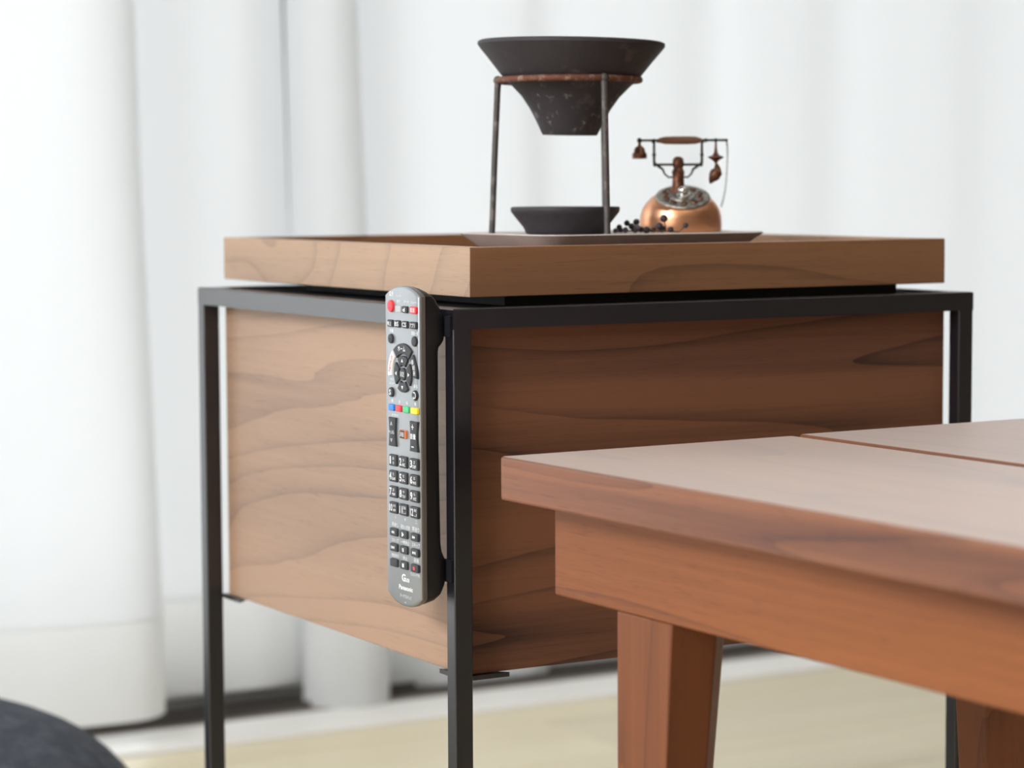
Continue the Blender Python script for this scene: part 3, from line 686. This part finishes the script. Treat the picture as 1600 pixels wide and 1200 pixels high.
# --- navigation
NC = (1.9, -37.3)
kb = key(sector(11.4, 17.6, 50, 130), KT_, M['rubber'], None, NC[0]*mm, NC[1]*mm); T_('ホーム', 1.4, -22.9, 9.0, 3.0, kb, bold=.01)
kb = key(sector(13.4, 18.6, 136, 187), 1.0*mm, M['key_white'], 'white streaming button with red lettering', NC[0]*mm, NC[1]*mm)
fit_text('NETFLIX', (NC[0]-14.7)*mm, (NC[1]+5.3)*mm, 10.5*mm, 2.0*mm, 1.06*mm, kb, M['print_red'], rot=math.radians(69), bold=.02)
kb = key(sector(12.6, 17.4, -6, 43), KT_, M['rubber'], None, NC[0]*mm, NC[1]*mm)
for s, an in (('番', 31), ('組', 18), ('表', 5)):
    T_(s, NC[0]+14.7*math.cos(math.radians(an)), NC[1]+14.7*math.sin(math.radians(an)), 2.8, 2.8, kb)
for a0, (tx_, ty_) in ((90, (0, 1)), (270, (0, -1)), (180, (-1, 0)), (0, (1, 0))):
    kb = key(sector(4.9, 10.6, a0-37, a0+37), KT_, M['rubber'], None, NC[0]*mm, NC[1]*mm)
    cx_, cy_ = NC[0]+tx_*7.7, NC[1]+ty_*7.7
    poly_print([[((cx_+tx_*1.1-ty_*0)*mm, (cy_+ty_*1.1)*mm), ((cx_-tx_*.9-ty_*1.2)*mm, (cy_-ty_*.9+tx_*1.2)*mm), ((cx_-tx_*.9+ty_*1.2)*mm, (cy_-ty_*.9-tx_*1.2)*mm)]], ZP, kb, M['print'])
kb = ckey(NC[0], NC[1], 7.4, M['rubber']); T_('決定', NC[0]-.1, NC[1], 4.9, 3.1, kb)
kb = ckey(-13.0, -48.6, 5.8, M['rubber']); T_('S', -13.3, -48.6, 2.2, 3.1, kb, bold=.02)
kb = ckey(16.0, -48.6, 6.0, M['rubber'])
bm = bmesh.new()
arc = [(15.0, -46.9), (17.0, -46.9), (17.7, -47.6), (17.9, -48.7), (17.5, -49.7), (16.7, -50.1), (14.9, -50.1)]
for (xa, ya), (xb, yb) in zip(arc, arc[1:]):
    d = Vector((xb-xa, yb-ya)).normalized(); n = Vector((-d.y, d.x))*.28
    bm.faces.new([bm.verts.new((x_*mm, y_*mm, ZP)) for x_, y_ in ((xa+n.x, ya+n.y), (xa-n.x, ya-n.y), (xb-n.x, yb-n.y), (xb+n.x, yb+n.y))])
bm.faces.new([bm.verts.new((x_*mm, y_*mm, ZP)) for x_, y_ in ((14.3, -50.1), (15.6, -49.0), (15.6, -51.2))])
me = bpy.data.meshes.new('symbol'); bm.to_mesh(me); bm.free(); me.materials.append(M['print']); o = bpy.data.objects.new('symbol', me); COL.objects.link(o); o.parent = kb
F_('戻る', 15.8, -43.4, 5.0, 2.1); F_('サブ', -13.3, -41.3, 4.2, 1.5); F_('メニュー', -13.2, -43.4, 5.6, 1.5)
# --- colour keys
for s, c2, x, w_ in (('青', 'blue', -12.6, 6.8), ('赤', 'red', -3.8, 6.8), ('緑', 'green', 5.4, 7.0), ('黄', 'yellow', 15.4, 8.2)):
    rkey(x, -57.4, w_, 3.8, M['key_'+c2], c2+' button'); F_(s, x-.2, -53.6, 2.2, 2.0)
F_('文字切', -9.8, -61.8, 8.0, 1.6); 
# --- rockers
def rocker(x, y, w_, h_):
    P = []
    n = 10
    for k_ in range(n+1):
        t2 = -1+2*k_/n; P.append(((w_/2)*(1-.16*(1-abs(t2)**1.8))*mm, h_/2*t2*mm*.97))
    for k_ in range(n+1):
        t2 = 1-2*k_/n; P.append((-(w_/2)*(1-.16*(1-abs(t2)**1.8))*mm, h_/2*t2*mm*.97))
    return key(P, KT_, M['rubber'], None, x*mm, y*mm)
kb = rocker(-11.4, -71.4, 9.0, 17.2)
poly_print([[((-12.0+a_[0])*mm, (yy+a_[1]*sg)*mm) for a_ in P] for yy, sg in ((-66.6, 1), (-76.2, -1)) for P in ([(-1.1, -1.0), (-.6, -1.0), (.0, .5), (.0, 1.2)], [(.0, .5), (.6, -1.0), (1.1, -1.0), (.0, 1.2)])], ZP, kb, M['print'])
T_('チャンネル', -11.9, -71.6, 6.6, 2.4, kb, bold=.01)
bm = bmesh.new(); ball(bm, (-11.7*mm, -69.0*mm, KT_), .3*mm, 8); link('nub', bm, M['rubber'], kb)
kb = rocker(14.7, -72.0, 9.4, 17.8)
poly_print([[(x_*mm, y_*mm) for x_, y_ in q_] for q_ in ([(12.6, -66.9), (15.4, -66.9), (15.4, -66.3), (12.6, -66.3)], [(13.7, -68.1), (14.3, -68.1), (14.3, -65.1), (13.7, -65.1)], [(12.6, -78.2), (15.4, -78.2), (15.4, -77.6), (12.6, -77.6)])], ZP, kb, M['print'])
T_('音量', 14.4, -71.9, 6.6, 3.2, kb, bold=.01)
kb = rkey(1.4, -71.8, 8.0, 5.0, M['key_orange'], 'orange mute button with dark centre')
pp = key(rrect(-2.9*mm, 2.9*mm, -2.2*mm, 2.2*mm, .3*mm, 3), KT_+.12*mm, M['rubber'], None, 1.2*mm, -71.8*mm, 'button_centre', rim=.1*mm); pp.parent = kb
T_('消音', 1.2, -71.8, 4.8, 2.8, kb, z=ZP+.12*mm)
# --- number keys
nums = [('1', 'あ', '@:'), ('2', 'か', 'ABC'), ('3', 'さ', 'DEF'), ('4', 'た', 'GHI'), ('5', 'な', 'JKL'), ('6', 'は', 'MNO'), ('7', 'ま', 'PQRS'), ('8', 'や', 'TUV'), ('9', 'ら', 'WXYZ'), ('10', 'わを', '記号'), ('11', '選局', '└┘'), ('12', '確定', '┘')]
for i, (d2, k1, k2) in enumerate(nums):
    x = (-10.9, 1.6, 14.7)[i % 3]; y = -87.8-9.13*(i//3)
    kb = rkey(x, y, 9.4, 6.8, M['rubber'])
    if i < 9:
        T_(d2, x-2.7, y+.1, 1.5 if d2 == '1' else 2.5, 4.4, kb, bold=.025); T_(k1, x+1.0, y+1.3, 2.0, 1.8, kb); T_(k2, x+1.2, y-1.3, 1.6 if i == 0 else 4.0, 1.7, kb, bold=.01)
    else:
        T_(d2, x-2.4, y, 3.6, 4.2, kb, bold=.02); T_(k1, x+1.9, y+1.3, 3.2, 1.7, kb); T_(k2, x+1.9, y-1.2, 3.0, 1.5, kb, bold=.01)
F_('L', -9.8, -120.6, .9, 1.4); F_('II', 1.9, -120.7, 1.2, 1.3); F_('二', 15.3, -120.7, 2.0, 1.6)
# --- transport keys
F_('早戻し', -10.6, -125.1, 8.0, 2.5); F_('再生/1.3倍速', 1.9, -125.2, 11.0, 2.5); F_('早送り', 14.6, -125.0, 8.6, 2.7)
F_('スキップ', -10.8, -134.2, 8.6, 2.3); F_('一時停止', 1.6, -134.1, 10.0, 2.4); F_('スキップ', 14.8, -134.0, 9.6, 2.6)
F_('画面表示', -10.8, -143.1, 8.8, 2.2); F_('停止', 1.4, -143.1, 5.6, 2.3); F_('録画', 15.0, -142.7, 6.0, 2.4); F_('ワンタッチ予約', 13.6, -151.2, 11.4, 2.1)
def tri(cx, cy, s, dr): return [(cx-dr*s*.5, cy-s*.62), (cx+dr*s*.5, cy), (cx-dr*s*.5, cy+s*.62)][::(1 if dr > 0 else -1)]
def bar(cx, cy, w_, h_): return [(cx-w_/2, cy-h_/2), (cx+w_/2, cy-h_/2), (cx+w_/2, cy+h_/2), (cx-w_/2, cy+h_/2)]
sym = [lambda x, y: [tri(x-.9, y, 1.6, -1), tri(x+.9, y, 1.6, -1)], lambda x, y: [tri(x, y, 2.6, 1)], lambda x, y: [tri(x-.9, y, 1.6, 1), tri(x+.9, y, 1.6, 1)],
       lambda x, y: [bar(x-2.1, y, .5, 1.9), tri(x-.9, y, 1.6, -1), tri(x+.9, y, 1.6, -1)], lambda x, y: [bar(x-.6, y, .7, 2.2), bar(x+.6, y, .7, 2.2)], lambda x, y: [tri(x-.9, y, 1.6, 1), tri(x+.9, y, 1.6, 1), bar(x+2.1, y, .5, 1.9)],
       None, lambda x, y: [bar(x, y, 2.2, 2.2)], lambda x, y: [[(x+1.1*math.cos(t2), y+1.1*math.sin(t2)) for t2 in [2*math.pi*j/16 for j in range(16)]]]]
for i, fn_ in enumerate(sym):
    x = (-10.9, 1.5, 14.7)[i % 3]; y = -129.4-8.9*(i//3)
    kb = rkey(x, y, 9.0, 4.7, M['rubber'])
    if fn_: poly_print([[(p[0]*mm, p[1]*mm) for p in P] for P in fn_(x-.3, y)], ZP, kb, M['key_red'] if i == 8 else M['print'])
# --- logos
lg = F_('G', -.6, -154.6, 4.6, 4.4, M['print'], bold=.035); F_('GUIDE', 3.9, -155.6, 5.2, 2.2, M['print'], bold=.04)
F_('Panasonic', 2.0, -160.4, 16.8, 2.7, M['print'], bold=.03)
F_('ポータブルテレビ', 1.8, -165.3, 14.2, 2.2, M['print']); F_('HR', 1.4, -168.8, 2.0, .9, M['print'])
